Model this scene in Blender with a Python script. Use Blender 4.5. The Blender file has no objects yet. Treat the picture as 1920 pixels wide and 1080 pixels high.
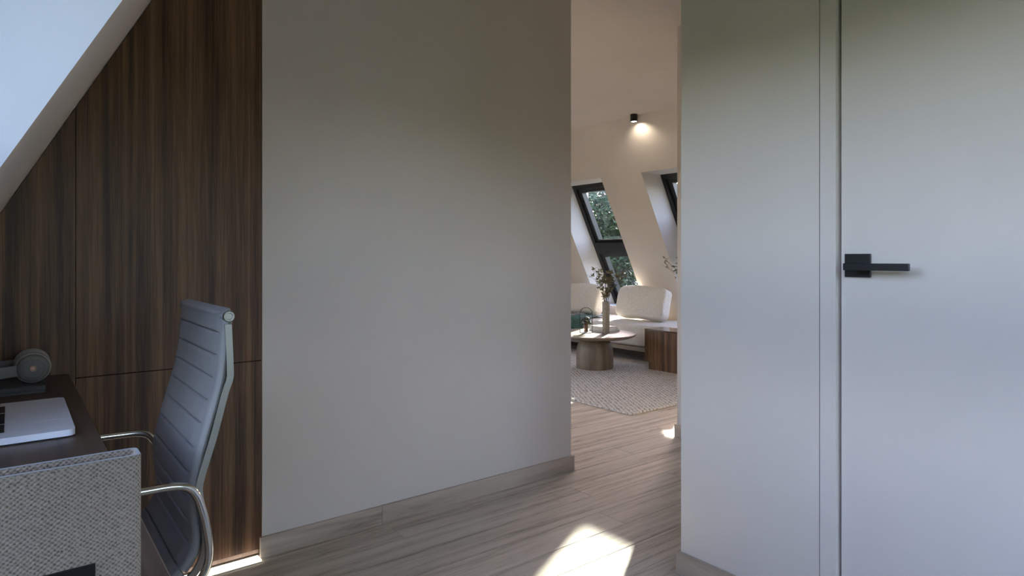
import bpy, bmesh, math, random
from mathutils import Vector, Matrix
random.seed(7)
SC = bpy.context.scene
COL = SC.collection

# ------------------------------------------------------------------ camera
CAM_H = 1.10
F_PX = 1195.0
cam_d = bpy.data.cameras.new('camera'); cam = bpy.data.objects.new('camera', cam_d); COL.objects.link(cam)
cam_d.sensor_width = 36.0; cam_d.lens = 36.0 * F_PX / 1920.0
cam_d.shift_y = -56.0 / 1920.0; cam_d.clip_start = 0.02
fwd = Vector((0.618, 0.786, 0.0)).normalized()
cam.location = (0, 0, CAM_H)
cam.rotation_euler = fwd.to_track_quat('-Z', 'Y').to_euler()
SC.camera = cam

# ------------------------------------------------------------------ world, sun, exposure
SUN_K = Vector((2.55, 1.559, 1.0)).normalized()          # direction towards the sun
w = bpy.data.worlds.new('world'); SC.world = w; w.use_nodes = True
nt = w.node_tree; nt.nodes.clear()
sky = nt.nodes.new('ShaderNodeTexSky'); sky.sky_type = 'NISHITA'; sky.sun_disc = False
sky.sun_elevation = math.asin(SUN_K.z); sky.sun_rotation = math.atan2(SUN_K.x, SUN_K.y)
sky.altitude = 50; sky.air_density = 1.0; sky.dust_density = 0.7; sky.ozone_density = 2.2
bg = nt.nodes.new('ShaderNodeBackground'); bg.inputs['Strength'].default_value = 1.42
wo = nt.nodes.new('ShaderNodeOutputWorld')
tint = nt.nodes.new('ShaderNodeMix'); tint.data_type = 'RGBA'; tint.blend_type = 'MULTIPLY'; tint.inputs[0].default_value = 1.0
tint.inputs[7].default_value = (1.25, 0.96, 0.95, 1)          # camera white balance of the daylight
nt.links.new(sky.outputs[0], tint.inputs[6]); nt.links.new(tint.outputs[2], bg.inputs[0]); nt.links.new(bg.outputs[0], wo.inputs[0])
sd = bpy.data.lights.new('sun', 'SUN'); so = bpy.data.objects.new('sun', sd); COL.objects.link(so)
sd.energy = 17.5; sd.angle = math.radians(0.8); sd.color = (1.0, 0.955, 0.83)
so.rotation_euler = SUN_K.to_track_quat('Z', 'Y').to_euler(); so.location = (20, 14, 10)
vs = SC.view_settings
vs.view_transform = 'Standard'; vs.look = 'None'; vs.gamma = 1.0; vs.use_curve_mapping = False
vs.exposure = 0.74
SC.cycles.max_bounces = 14; SC.cycles.diffuse_bounces = 8; SC.cycles.glossy_bounces = 4
SC.cycles.transparent_max_bounces = 16; SC.cycles.caustics_reflective = False; SC.cycles.caustics_refractive = False
SC.cycles.sample_clamp_indirect = 6.0

# ------------------------------------------------------------------ materials
MATS = {}
def new_mat(name):
    m = bpy.data.materials.new(name); m.use_nodes = True
    n = m.node_tree; n.nodes.clear()
    out = n.nodes.new('ShaderNodeOutputMaterial'); b = n.nodes.new('ShaderNodeBsdfPrincipled')
    n.links.new(b.outputs[0], out.inputs[0]); MATS[name] = m
    return m, n, b, out
def N(n, t, **kw):
    x = n.nodes.new(t)
    for k, v in kw.items():
        if k in x.inputs: x.inputs[k].default_value = v
        else: setattr(x, k, v)
    return x
def mapping(n, coord='Object', scale=(1, 1, 1), rnd=False):
    if coord == 'Position':
        g = N(n, 'ShaderNodeNewGeometry'); src = g.outputs['Position']
    else:
        tc = N(n, 'ShaderNodeTexCoord'); src = tc.outputs[coord]
    if rnd:
        oi = N(n, 'ShaderNodeObjectInfo'); mu = N(n, 'ShaderNodeVectorMath', operation='SCALE')
        cb = N(n, 'ShaderNodeCombineXYZ')
        mm = N(n, 'ShaderNodeMath', operation='MULTIPLY'); mm.inputs[1].default_value = 37.0
        n.links.new(oi.outputs['Random'], mm.inputs[0])
        for i in range(3): n.links.new(mm.outputs[0], cb.inputs[i])
        ad = N(n, 'ShaderNodeVectorMath', operation='ADD')
        n.links.new(src, ad.inputs[0]); n.links.new(cb.outputs[0], ad.inputs[1]); src = ad.outputs[0]
    mp = N(n, 'ShaderNodeMapping'); mp.inputs['Scale'].default_value = scale
    n.links.new(src, mp.inputs[0]); return mp.outputs[0]
def ramp(n, fac, stops):
    r = N(n, 'ShaderNodeValToRGB'); e = r.color_ramp.elements
    e[0].position, e[0].color = stops[0][0], (*stops[0][1], 1)
    e[1].position, e[1].color = stops[-1][0], (*stops[-1][1], 1)
    for p, c in stops[1:-1]:
        x = e.new(p); x.color = (*c, 1)
    n.links.new(fac, r.inputs[0]); return r.outputs[0]
def bump(n, b, h, strength=0.2, dist=0.002):
    bp = N(n, 'ShaderNodeBump'); bp.inputs['Strength'].default_value = strength; bp.inputs['Distance'].default_value = dist
    n.links.new(h, bp.inputs['Height']); n.links.new(bp.outputs[0], b.inputs['Normal'])
def mix(n, fac, a, c, mode='MIX'):
    x = N(n, 'ShaderNodeMix', data_type='RGBA', blend_type=mode)
    for s, v in ((0, fac), (6, a), (7, c)):
        if hasattr(v, 'node'): n.links.new(v, x.inputs[s])
        else: x.inputs[s].default_value = v if s == 0 else (*v, 1)
    return x.outputs[2]
def plain(name, col, rough=0.5, metal=0.0, spec=0.5):
    m, n, b, o = new_mat(name)
    nz = N(n, 'ShaderNodeTexNoise', Scale=14.0, Detail=3.0); n.links.new(mapping(n), nz.inputs['Vector'])
    c = ramp(n, nz.outputs[0], [(0.3, tuple(v * 0.95 for v in col)), (0.7, tuple(min(1, v * 1.05) for v in col))])
    n.links.new(c, b.inputs['Base Color'])
    b.inputs['Roughness'].default_value = rough; b.inputs['Metallic'].default_value = metal
    b.inputs['Specular IOR Level'].default_value = spec
    return m
def plaster(name, col, rough=0.85):
    m, n, b, o = new_mat(name)
    v = mapping(n, 'Position')
    nz = N(n, 'ShaderNodeTexNoise', Scale=1.6, Detail=6.0, Roughness=0.6); n.links.new(v, nz.inputs['Vector'])
    n.links.new(ramp(n, nz.outputs[0], [(0.3, tuple(c * 0.955 for c in col)), (0.7, tuple(min(1, c * 1.03) for c in col))]), b.inputs['Base Color'])
    n2 = N(n, 'ShaderNodeTexNoise', Scale=60.0, Detail=4.0); n.links.new(v, n2.inputs['Vector'])
    bump(n, b, n2.outputs[0], 0.10, 0.002)
    b.inputs['Roughness'].default_value = rough; b.inputs['Specular IOR Level'].default_value = 0.3
    return m
def wood(name, stops, scale, rough=0.5, coord='Object', rnd=False, vary=0.0, spec=0.4, fine=1.0, bstr=0.15, knots=False, gw=0.35):
    """stops: dark..light; scale stretches the grain (small value = along the grain)"""
    m, n, b, o = new_mat(name)
    v = mapping(n, coord, scale, rnd)
    a = N(n, 'ShaderNodeTexNoise', Scale=1.0, Detail=5.0, Roughness=0.6, Distortion=0.6); n.links.new(v, a.inputs['Vector'])
    v2 = mapping(n, coord, tuple(s * 7 * fine for s in scale), rnd)
    g = N(n, 'ShaderNodeTexNoise', Scale=1.0, Detail=4.0, Roughness=0.7); n.links.new(v2, g.inputs['Vector'])
    # cathedral figure: bands of a slow noise
    v3 = mapping(n, coord, tuple(s * 0.35 for s in scale), rnd)
    c = N(n, 'ShaderNodeTexNoise', Scale=1.0, Detail=2.0, Distortion=0.3); n.links.new(v3, c.inputs['Vector'])
    mu = N(n, 'ShaderNodeMath', operation='MULTIPLY'); mu.inputs[1].default_value = 26.0; n.links.new(c.outputs[0], mu.inputs[0])
    sn = N(n, 'ShaderNodeMath', operation='SINE'); n.links.new(mu.outputs[0], sn.inputs[0])
    s1 = N(n, 'ShaderNodeMath', operation='MULTIPLY_ADD'); s1.inputs[1].default_value = 0.10; n.links.new(sn.outputs[0], s1.inputs[0]); n.links.new(a.outputs[0], s1.inputs[2])
    s2 = N(n, 'ShaderNodeMath', operation='MULTIPLY_ADD'); s2.inputs[1].default_value = gw
    n.links.new(g.outputs[0], s2.inputs[0]); n.links.new(s1.outputs[0], s2.inputs[2])
    sb = N(n, 'ShaderNodeMath', operation='SUBTRACT'); sb.inputs[1].default_value = gw / 2; n.links.new(s2.outputs[0], sb.inputs[0])
    col = ramp(n, sb.outputs[0], stops)
    if knots:
        kv = mapping(n, coord, tuple((1.6, 4.0, 4.0)), rnd)
        vo = N(n, 'ShaderNodeTexVoronoi', Scale=1.0); vo.inputs['Randomness'].default_value = 1.0; n.links.new(kv, vo.inputs['Vector'])
        kf = ramp(n, vo.outputs['Distance'], [(0.015, (1, 1, 1)), (0.07, (0, 0, 0))])
        kk = N(n, 'ShaderNodeMath', operation='MULTIPLY'); kk.inputs[1].default_value = 0.55; n.links.new(kf, kk.inputs[0])
        col = mix(n, kk.outputs[0], col, tuple(x * 0.3 for x in stops[0][1]))
    if vary:
        oi = N(n, 'ShaderNodeObjectInfo')
        mr = N(n, 'ShaderNodeMapRange'); mr.inputs[3].default_value = 1 - vary; mr.inputs[4].default_value = 1 + vary
        n.links.new(oi.outputs['Random'], mr.inputs[0])
        hs = N(n, 'ShaderNodeHueSaturation'); n.links.new(mr.outputs[0], hs.inputs['Value']); n.links.new(col, hs.inputs['Color']); col = hs.outputs[0]
    n.links.new(col, b.inputs['Base Color'])
    bump(n, b, s2.outputs[0], bstr, 0.0015)
    b.inputs['Roughness'].default_value = rough; b.inputs['Specular IOR Level'].default_value = spec
    return m
def fabric(name, lo, hi, cell, rough=0.95, randomness=0.6, bstr=0.6, bdist=0.002, speck=None):
    m, n, b, o = new_mat(name)
    v = mapping(n, 'Position', (1.0 / cell,) * 3)
    vo = N(n, 'ShaderNodeTexVoronoi', Scale=1.0); vo.inputs['Randomness'].default_value = randomness; n.links.new(v, vo.inputs['Vector'])
    col = ramp(n, vo.outputs['Distance'], [(0.25, hi), (0.75, lo)])
    if speck:
        sv = N(n, 'ShaderNodeTexVoronoi', Scale=0.33); n.links.new(v, sv.inputs['Vector'])
        col = mix(n, ramp(n, sv.outputs['Distance'], [(0.10, (1, 1, 1)), (0.22, (0, 0, 0))]), col, speck)
    n.links.new(col, b.inputs['Base Color'])
    iv = N(n, 'ShaderNodeMath', operation='SUBTRACT'); iv.inputs[0].default_value = 1.0; n.links.new(vo.outputs['Distance'], iv.inputs[1])
    bump(n, b, iv.outputs[0], bstr, bdist)
    b.inputs['Roughness'].default_value = rough; b.inputs['Specular IOR Level'].default_value = 0.15
    b.inputs['Sheen Weight'].default_value = 0.15
    return m
def metal(name, col, rough=0.2):
    m = plain(name, col, rough, 1.0); return m
def emit(name, col, strength):
    m, n, b, o = new_mat(name)
    b.inputs['Base Color'].default_value = (*col, 1); b.inputs['Emission Color'].default_value = (*col, 1); b.inputs['Emission Strength'].default_value = strength
    return m
def glass(name, tint=(1, 1, 1), refl=0.06):
    m, n, b, o = new_mat(name); n.nodes.remove(b)
    t = N(n, 'ShaderNodeBsdfTransparent'); t.inputs[0].default_value = (*tint, 1)
    g = N(n, 'ShaderNodeBsdfGlossy'); g.inputs['Roughness'].default_value = 0.02
    lw = N(n, 'ShaderNodeLayerWeight'); lw.inputs[0].default_value = 0.5
    pw = N(n, 'ShaderNodeMath', operation='POWER'); pw.inputs[1].default_value = 4.0; n.links.new(lw.outputs['Facing'], pw.inputs[0])
    fr = N(n, 'ShaderNodeMath', operation='MULTIPLY_ADD'); fr.inputs[1].default_value = 0.6; fr.inputs[2].default_value = refl * 0.5; n.links.new(pw.outputs[0], fr.inputs[0])
    mx = N(n, 'ShaderNodeMixShader')
    n.links.new(fr.outputs[0], mx.inputs[0]); n.links.new(t.outputs[0], mx.inputs[1]); n.links.new(g.outputs[0], mx.inputs[2])
    n.links.new(mx.outputs[0], o.inputs[0]); return m

M_WALL = plaster('wall_plaster', (0.72, 0.66, 0.605))
M_CEIL = plaster('ceiling_plaster', (0.72, 0.66, 0.605))
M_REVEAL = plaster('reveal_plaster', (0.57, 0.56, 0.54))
M_DOOR = plaster('door_paint', (0.72, 0.66, 0.615), 0.6)
M_WALNUT = wood('walnut_veneer', [(0.32, (0.048, 0.022, 0.0095)), (0.45, (0.095, 0.046, 0.021)), (0.55, (0.132, 0.066, 0.031)), (0.70, (0.205, 0.110, 0.053))], (30, 30, 0.7), 0.42, 'Position', bstr=0.06, gw=0.7)
M_WALNUT_X = wood('walnut_desk', [(0.28, (0.055, 0.036, 0.026)), (0.45, (0.088, 0.058, 0.041)), (0.6, (0.115, 0.077, 0.054)), (0.75, (0.15, 0.10, 0.07))], (26, 1.1, 26), 0.38, 'Position', bstr=0.05)
M_OAK = wood('oak_plank', [(0.27, (0.37, 0.312, 0.24)), (0.42, (0.545, 0.47, 0.375)), (0.54, (0.61, 0.53, 0.428)), (0.70, (0.67, 0.59, 0.485))], (1.1, 26, 26), 0.6, 'Object', True, 0.06, fine=1.3, bstr=0.2, knots=True, gw=0.95)
M_OAKB = wood('oak_skirting', [(0.27, (0.27, 0.215, 0.165)), (0.42, (0.43, 0.352, 0.275)), (0.56, (0.50, 0.415, 0.33)), (0.72, (0.57, 0.48, 0.39))], (1.6, 22, 22), 0.5, 'Object', True, 0.05, fine=1.5, bstr=0.18, knots=True)
M_OAKBY = wood('oak_skirting_crosswise', [(0.27, (0.27, 0.215, 0.165)), (0.42, (0.43, 0.352, 0.275)), (0.56, (0.50, 0.415, 0.33)), (0.72, (0.57, 0.48, 0.39))], (22, 1.6, 22), 0.5, 'Object', True, 0.05, fine=1.5, bstr=0.18)
M_ASH = wood('smoked_oak', [(0.25, (0.13, 0.098, 0.068)), (0.45, (0.185, 0.143, 0.100)), (0.6, (0.23, 0.18, 0.128)), (0.75, (0.28, 0.22, 0.16))], (14, 14, 1.5), 0.45, 'Object', bstr=0.05)
M_ASHX = wood('smoked_oak_top', [(0.25, (0.17, 0.135, 0.10)), (0.45, (0.235, 0.19, 0.145)), (0.6, (0.28, 0.23, 0.18)), (0.75, (0.33, 0.28, 0.22))], (14, 1.5, 14), 0.35, 'Object', bstr=0.05)
M_SUBFLOOR = plain('dark_backing', (0.05, 0.04, 0.03), 0.9)  # even dark brown under the planks and behind the wardrobe panels
M_BLACK = plain('black_metal', (0.006, 0.006, 0.007), 0.35)
M_FRAME = plain('black_window_frame', (0.010, 0.011, 0.012), 0.4)
M_GREYFR = plain('grey_window_gasket', (0.25, 0.26, 0.27), 0.5)
M_LEATHER = plain('grey_leather', (0.29, 0.28, 0.27), 0.5, spec=0.35)
M_SEAM = plain('dark_seam_thread', (0.07, 0.075, 0.085), 0.7)
M_CHROME = metal('polished_aluminium', (0.72, 0.70, 0.66), 0.14)
M_ALU = metal('brushed_aluminium', (0.42, 0.41, 0.385), 0.38)
M_LAPTOP = plain('laptop_silver', (0.82, 0.82, 0.87), 0.45, 0.0)
M_KEY = plain('black_keycap', (0.008, 0.008, 0.009), 0.5)
M_SCREEN = plain('dark_screen', (0.01, 0.01, 0.012), 0.1)
M_SLAB = plain('slate_grey_cover', (0.085, 0.088, 0.092), 0.6)
M_HP = plain('matte_grey_plastic', (0.165, 0.160, 0.150), 0.45)
M_HPL = plain('light_grey_padding', (0.30, 0.285, 0.265), 0.6)
M_HPD = plain('dark_grey_plastic', (0.085, 0.085, 0.085), 0.45)
M_HPS = plain('satin_grey_highlight_trim', (0.42, 0.41, 0.40), 0.3)
M_COPPER = metal('rose_copper', (0.55, 0.33, 0.24), 0.35)
m, n, b, o = new_mat('woven_felt')
v = mapping(n, 'Position'); sx = N(n, 'ShaderNodeSeparateXYZ'); n.links.new(v, sx.inputs[0])
jn = N(n, 'ShaderNodeTexNoise', Scale=90.0, Detail=3.0); n.links.new(v, jn.inputs['Vector'])
def MA(op, a, c, d=None):
    q = N(n, 'ShaderNodeMath', operation=op)
    for i_, u in enumerate((a, c, d)):
        if u is None: continue
        if hasattr(u, 'node'): n.links.new(u, q.inputs[i_])
        else: q.inputs[i_].default_value = u
    return q.outputs[0]
jit = MA('MULTIPLY', jn.outputs[0], 4.5); KW = 2 * math.pi / 0.0052
su = MA('SINE', MA('ADD', MA('MULTIPLY', MA('ADD', sx.outputs[0], sx.outputs[1]), KW), jit), 0.0)
sv_ = MA('SINE', MA('ADD', MA('MULTIPLY', sx.outputs[2], KW * 1.15), jit), 0.0)
hh_ = MA('MULTIPLY_ADD', MA('MULTIPLY', su, sv_), 0.5, 0.5)
fn = N(n, 'ShaderNodeTexNoise', Scale=420.0, Detail=2.0); n.links.new(v, fn.inputs['Vector'])
hc = MA('MULTIPLY_ADD', fn.outputs[0], 0.7, MA('MULTIPLY', hh_, 0.6))
fc = ramp(n, hc, [(0.30, (0.19, 0.155, 0.13)), (0.55, (0.41, 0.345, 0.295)), (0.82, (0.54, 0.47, 0.41))])
dv = N(n, 'ShaderNodeTexVoronoi', Scale=95.0); n.links.new(v, dv.inputs['Vector'])
fc = mix(n, ramp(n, dv.outputs['Distance'], [(0.06, (0.8, 0.8, 0.8)), (0.11, (0, 0, 0))]), fc, (0.075, 0.068, 0.058))
n.links.new(fc, b.inputs['Base Color']); bump(n, b, hc, 0.8, 0.0011)
b.inputs['Roughness'].default_value = 0.95; b.inputs['Specular IOR Level'].default_value = 0.1
M_FELT = m
M_CARD = plain('white_card', (0.75, 0.75, 0.73), 0.7)
M_BOUCLE = fabric('boucle_upholstery', (0.68, 0.625, 0.56), (0.82, 0.765, 0.69), 0.010, randomness=1.0, bstr=0.6, bdist=0.004)
M_THROW = fabric('green_knit', (0.035, 0.085, 0.065), (0.095, 0.18, 0.145), 0.02, randomness=0.8, bstr=0.6, bdist=0.004)
M_CERAMIC = fabric('speckled_stoneware', (0.30, 0.265, 0.215), (0.44, 0.40, 0.34), 0.012, rough=0.8, randomness=1.0, bstr=0.35, bdist=0.002)
M_DARKV = plain('dark_vase_glaze', (0.05, 0.048, 0.046), 0.5)
M_BRONZE = plain('bronze_lacquer', (0.16, 0.085, 0.055), 0.35, 0.5)
M_SMOKE = glass('smoked_green_glass', (0.34, 0.37, 0.31), 0.16)
M_GLASS = glass('window_glass', (0.96, 0.98, 0.97))
M_BOOK = plain('white_book_cover', (0.78, 0.77, 0.74), 0.6)
M_PAGE = plain('cream_pages', (0.66, 0.62, 0.54), 0.8)
M_TWIG = plain('dry_twig', (0.10, 0.075, 0.05), 0.8)
M_DRYLEAF = plain('dry_olive_leaf', (0.20, 0.175, 0.10), 0.8)
M_SUNBLOCK = plain('charcoal_sun_blocker', (0.05, 0.05, 0.052), 0.9)  # for the added sun blocker in the cabinet window
M_LED = emit('led_diffuser', (1.0, 0.93, 0.82), 1.8)
M_BULB = emit('spot_lens', (1.0, 0.90, 0.76), 12.0)
M_LITEDGE = wood('lit_walnut_edge_paint', [(0.28, (0.22, 0.14, 0.10)), (0.5, (0.33, 0.22, 0.16)), (0.75, (0.43, 0.30, 0.23))], (26, 26, 3), 0.5, 'Position', bstr=0.05)  # paler, pinker walnut: the strip light's glow is put into the colour
M_GROUND = plain('meadow', (0.075, 0.09, 0.045), 0.95)
M_BARK = plain('bark', (0.07, 0.05, 0.035), 0.9)
# foliage: greens differ from leaf cluster to leaf cluster
m, n, b, o = new_mat('foliage')
vv = mapping(n, 'Position')
nz = N(n, 'ShaderNodeTexNoise', Scale=7.0, Detail=6.0, Roughness=0.8); n.links.new(vv, nz.inputs['Vector'])
n.links.new(ramp(n, nz.outputs[0], [(0.30, (0.007, 0.016, 0.006)), (0.45, (0.020, 0.042, 0.014)), (0.55, (0.040, 0.070, 0.022)), (0.64, (0.10, 0.12, 0.032)), (0.74, (0.22, 0.22, 0.08))]), b.inputs['Base Color'])
b.inputs['Roughness'].default_value = 0.55; b.inputs['Transmission Weight'].default_value = 0.0
M_LEAF = m
# rug: twill rows over pale wool
m, n, b, o = new_mat('twill_rug')
tc = mapping(n, 'Position')
rt = N(n, 'ShaderNodeMapping'); rt.inputs['Rotation'].default_value = (0, 0, math.radians(-57)); n.links.new(tc, rt.inputs[0])
wv = N(n, 'ShaderNodeTexWave', wave_type='BANDS', bands_direction='Y', Scale=10.0, Distortion=0.8, Detail=2.0); wv.inputs['Detail Scale'].default_value = 6.0
n.links.new(rt.outputs[0], wv.inputs['Vector'])
ms = N(n, 'ShaderNodeMapping'); ms.inputs['Scale'].default_value = (70, 95, 70); n.links.new(rt.outputs[0], ms.inputs[0])
vo = N(n, 'ShaderNodeTexVoronoi', Scale=1.0); vo.inputs['Randomness'].default_value = 0.7; n.links.new(ms.outputs[0], vo.inputs['Vector'])
ad = N(n, 'ShaderNodeMath', operation='MULTIPLY_ADD'); ad.inputs[1].default_value = 0.30; n.links.new(wv.outputs['Fac'], ad.inputs[0]); n.links.new(vo.outputs['Distance'], ad.inputs[2])
n.links.new(ramp(n, ad.outputs[0], [(0.30, (0.88, 0.84, 0.78)), (0.70, (0.74, 0.70, 0.65)), (1.05, (0.30, 0.285, 0.27))]), b.inputs['Base Color'])
iv = N(n, 'ShaderNodeMath', operation='SUBTRACT'); iv.inputs[0].default_value = 1.0; n.links.new(ad.outputs[0], iv.inputs[1])
bump(n, b, iv.outputs[0], 0.6, 0.006); b.inputs['Roughness'].default_value = 0.95; b.inputs['Specular IOR Level'].default_value = 0.1
M_RUG = m

# ------------------------------------------------------------------ mesh helpers
WL = {}
def tag(o, label=None, cat=None, group=None, kind=None):
    if label: o['label'] = label
    if cat: o['category'] = cat
    if group: o['group'] = group
    if kind: o['kind'] = kind
    return o
def thing(name, loc, label, cat, group=None, kind=None):
    o = bpy.data.objects.new(name, None); COL.objects.link(o); o.location = loc; o.empty_display_size = 0.1
    WL[o.name] = Vector(loc); return tag(o, label, cat, group, kind)
def obj(name, verts, faces, mat, parent=None, smooth=False, origin=None, auto=None):
    """verts in world space; the object's origin goes to its base centre"""
    vs_ = [Vector(v) for v in verts]
    if origin is None:
        lo = [min(v[i] for v in vs_) for i in range(3)]; hi = [max(v[i] for v in vs_) for i in range(3)]
        origin = Vector(((lo[0] + hi[0]) / 2, (lo[1] + hi[1]) / 2, lo[2]))
    origin = Vector(origin)
    me = bpy.data.meshes.new(name); me.from_pydata([v - origin for v in vs_], [], faces); me.update()
    bm = bmesh.new(); bm.from_mesh(me); bmesh.ops.recalc_face_normals(bm, faces=bm.faces); bm.to_mesh(me); bm.free()
    for mm in (mat if isinstance(mat, (list, tuple)) else [mat]): me.materials.append(mm)
    if smooth:
        me.polygons.foreach_set('use_smooth', [True] * len(me.polygons))
        if auto is not None: me.set_sharp_from_angle(angle=math.radians(auto))
    ob = bpy.data.objects.new(name, me); COL.objects.link(ob)
    WL[ob.name] = origin
    if parent is not None:
        ob.parent = parent; ob.location = origin - WL[parent.name]
    else: ob.location = origin
    return ob
def join(*parts):
    V, Fc = [], []
    for v, f in parts:
        k = len(V); V += list(v); Fc += [tuple(i + k for i in q) for q in f]
    return V, Fc
BOXF = [(0, 3, 2, 1), (4, 5, 6, 7), (0, 1, 5, 4), (1, 2, 6, 5), (2, 3, 7, 6), (3, 0, 4, 7)]
def boxg(x0, x1, y0, y1, z0, z1):
    return [(x0, y0, z0), (x1, y0, z0), (x1, y1, z0), (x0, y1, z0), (x0, y0, z1), (x1, y0, z1), (x1, y1, z1), (x0, y1, z1)], list(BOXF)
def bm_geo(bm):
    bm.verts.ensure_lookup_table(); bm.verts.index_update()
    r = [v.co.copy() for v in bm.verts], [tuple(v.index for v in f.verts) for f in bm.faces]
    bm.free(); return r
def rboxg(x0, x1, y0, y1, z0, z1, r=0.004, seg=2):
    bm = bmesh.new(); v, f = boxg(x0, x1, y0, y1, z0, z1)
    bv = [bm.verts.new(c) for c in v]
    for q in f: bm.faces.new([bv[i] for i in q])
    bmesh.ops.recalc_face_normals(bm, faces=bm.faces)
    bmesh.ops.bevel(bm, geom=list(bm.edges), offset=r, segments=seg, profile=0.5, affect='EDGES', clamp_overlap=True)
    return bm_geo(bm)
def box(name, d, mat, parent=None, r=0.0, seg=2):
    g = rboxg(*d, r, seg) if r else boxg(*d)
    return obj(name, g[0], g[1], mat, parent, smooth=bool(r), auto=35)
def prismg(poly, axis, a0, a1):
    """poly in the two other axes; extruded along axis from a0 to a1"""
    def mk(p, a):
        return {'x': (a, p[0], p[1]), 'y': (p[0], a, p[1]), 'z': (p[0], p[1], a)}[axis]
    k = len(poly); V = [mk(p, a0) for p in poly] + [mk(p, a1) for p in poly]
    Fc = [tuple(range(k)), tuple(range(2 * k - 1, k - 1, -1))] + [(i, (i + 1) % k, k + (i + 1) % k, k + i) for i in range(k)]
    return V, Fc
def latheg(prof, c, seg=32, axis='z'):
    """prof: (radius, height) pairs; closed onto the axis at both ends"""
    V, Fc = [], []
    for r, h in prof:
        for i in range(seg):
            a = 2 * math.pi * i / seg; p = (r * math.cos(a), r * math.sin(a), h)
            if axis == 'y': p = (p[0], p[2], p[1])
            if axis == 'x': p = (p[2], p[0], p[1])
            V.append((c[0] + p[0], c[1] + p[1], c[2] + p[2]))
    for j in range(len(prof) - 1):
        for i in range(seg):
            Fc.append((j * seg + i, j * seg + (i + 1) % seg, (j + 1) * seg + (i + 1) % seg, (j + 1) * seg + i))
    Fc.append(tuple(range(seg))[::-1]); Fc.append(tuple(range((len(prof) - 1) * seg, len(prof) * seg)))
    return V, Fc
def smooth_path(pts, n=6):
    P = [Vector(p) for p in pts]; out = []
    for i in range(len(P) - 1):
        p0, p1, p2, p3 = P[max(i - 1, 0)], P[i], P[i + 1], P[min(i + 2, len(P) - 1)]
        for k in range(n):
            t = k / n
            out.append(0.5 * ((2 * p1) + (p2 - p0) * t + (2 * p0 - 5 * p1 + 4 * p2 - p3) * t * t + (3 * p1 - p0 - 3 * p2 + p3) * t ** 3))
    out.append(P[-1]); return out
def sweepg(path, sect, up=(0, 1, 0), scale=None):
    """sect: (a, b) pairs; a along the side vector, b along the normal; ends capped"""
    P = [Vector(p) for p in path]; V, Fc = [], []; k = len(sect); up = Vector(up)
    for i, p in enumerate(P):
        t = (P[min(i + 1, len(P) - 1)] - P[max(i - 1, 0)]).normalized()
        s = up - t * up.dot(t)
        s = s.normalized() if s.length > 1e-4 else t.orthogonal().normalized()
        nn = t.cross(s); q = scale[i] if scale else 1.0
        for a, b_ in sect: V.append(p + s * a * q + nn * b_ * q)
    for i in range(len(P) - 1):
        for j in range(k): Fc.append((i * k + j, i * k + (j + 1) % k, (i + 1) * k + (j + 1) % k, (i + 1) * k + j))
    Fc.append(tuple(range(k))[::-1]); Fc.append(tuple(range((len(P) - 1) * k, len(P) * k)))
    return V, Fc
def circ(r, n=12): return [(r * math.cos(2 * math.pi * i / n), r * math.sin(2 * math.pi * i / n)) for i in range(n)]
def tubeg(path, r, n=12, up=(0, 1, 0), scale=None): return sweepg(path, circ(r, n), up, scale)
def xform(geo, M): return [M @ Vector(v) for v in geo[0]], geo[1]
def pillowg(cx, cy, cz, hx, hy, hz, p=3.2, n=18):
    """a stuffed block: superellipsoid sampled on a cube"""
    bm = bmesh.new(); bmesh.ops.create_cube(bm, size=2.0)
    bmesh.ops.subdivide_edges(bm, edges=list(bm.edges), cuts=n - 1, use_grid_fill=True)
    for v in bm.verts:
        x, y, z = v.co
        k = (abs(x) ** p + abs(y) ** p + abs(z) ** p) ** (1 / p)
        v.co = Vector((x / k * hx + cx, y / k * hy + cy, z / k * hz + cz))
    return bm_geo(bm)
def dup(ob, parent, world):
    c = ob.copy(); COL.objects.link(c); c.parent = parent; WL[c.name] = Vector(world)
    c.location = Vector(world) - (WL[parent.name] if parent else Vector()); return c

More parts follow.
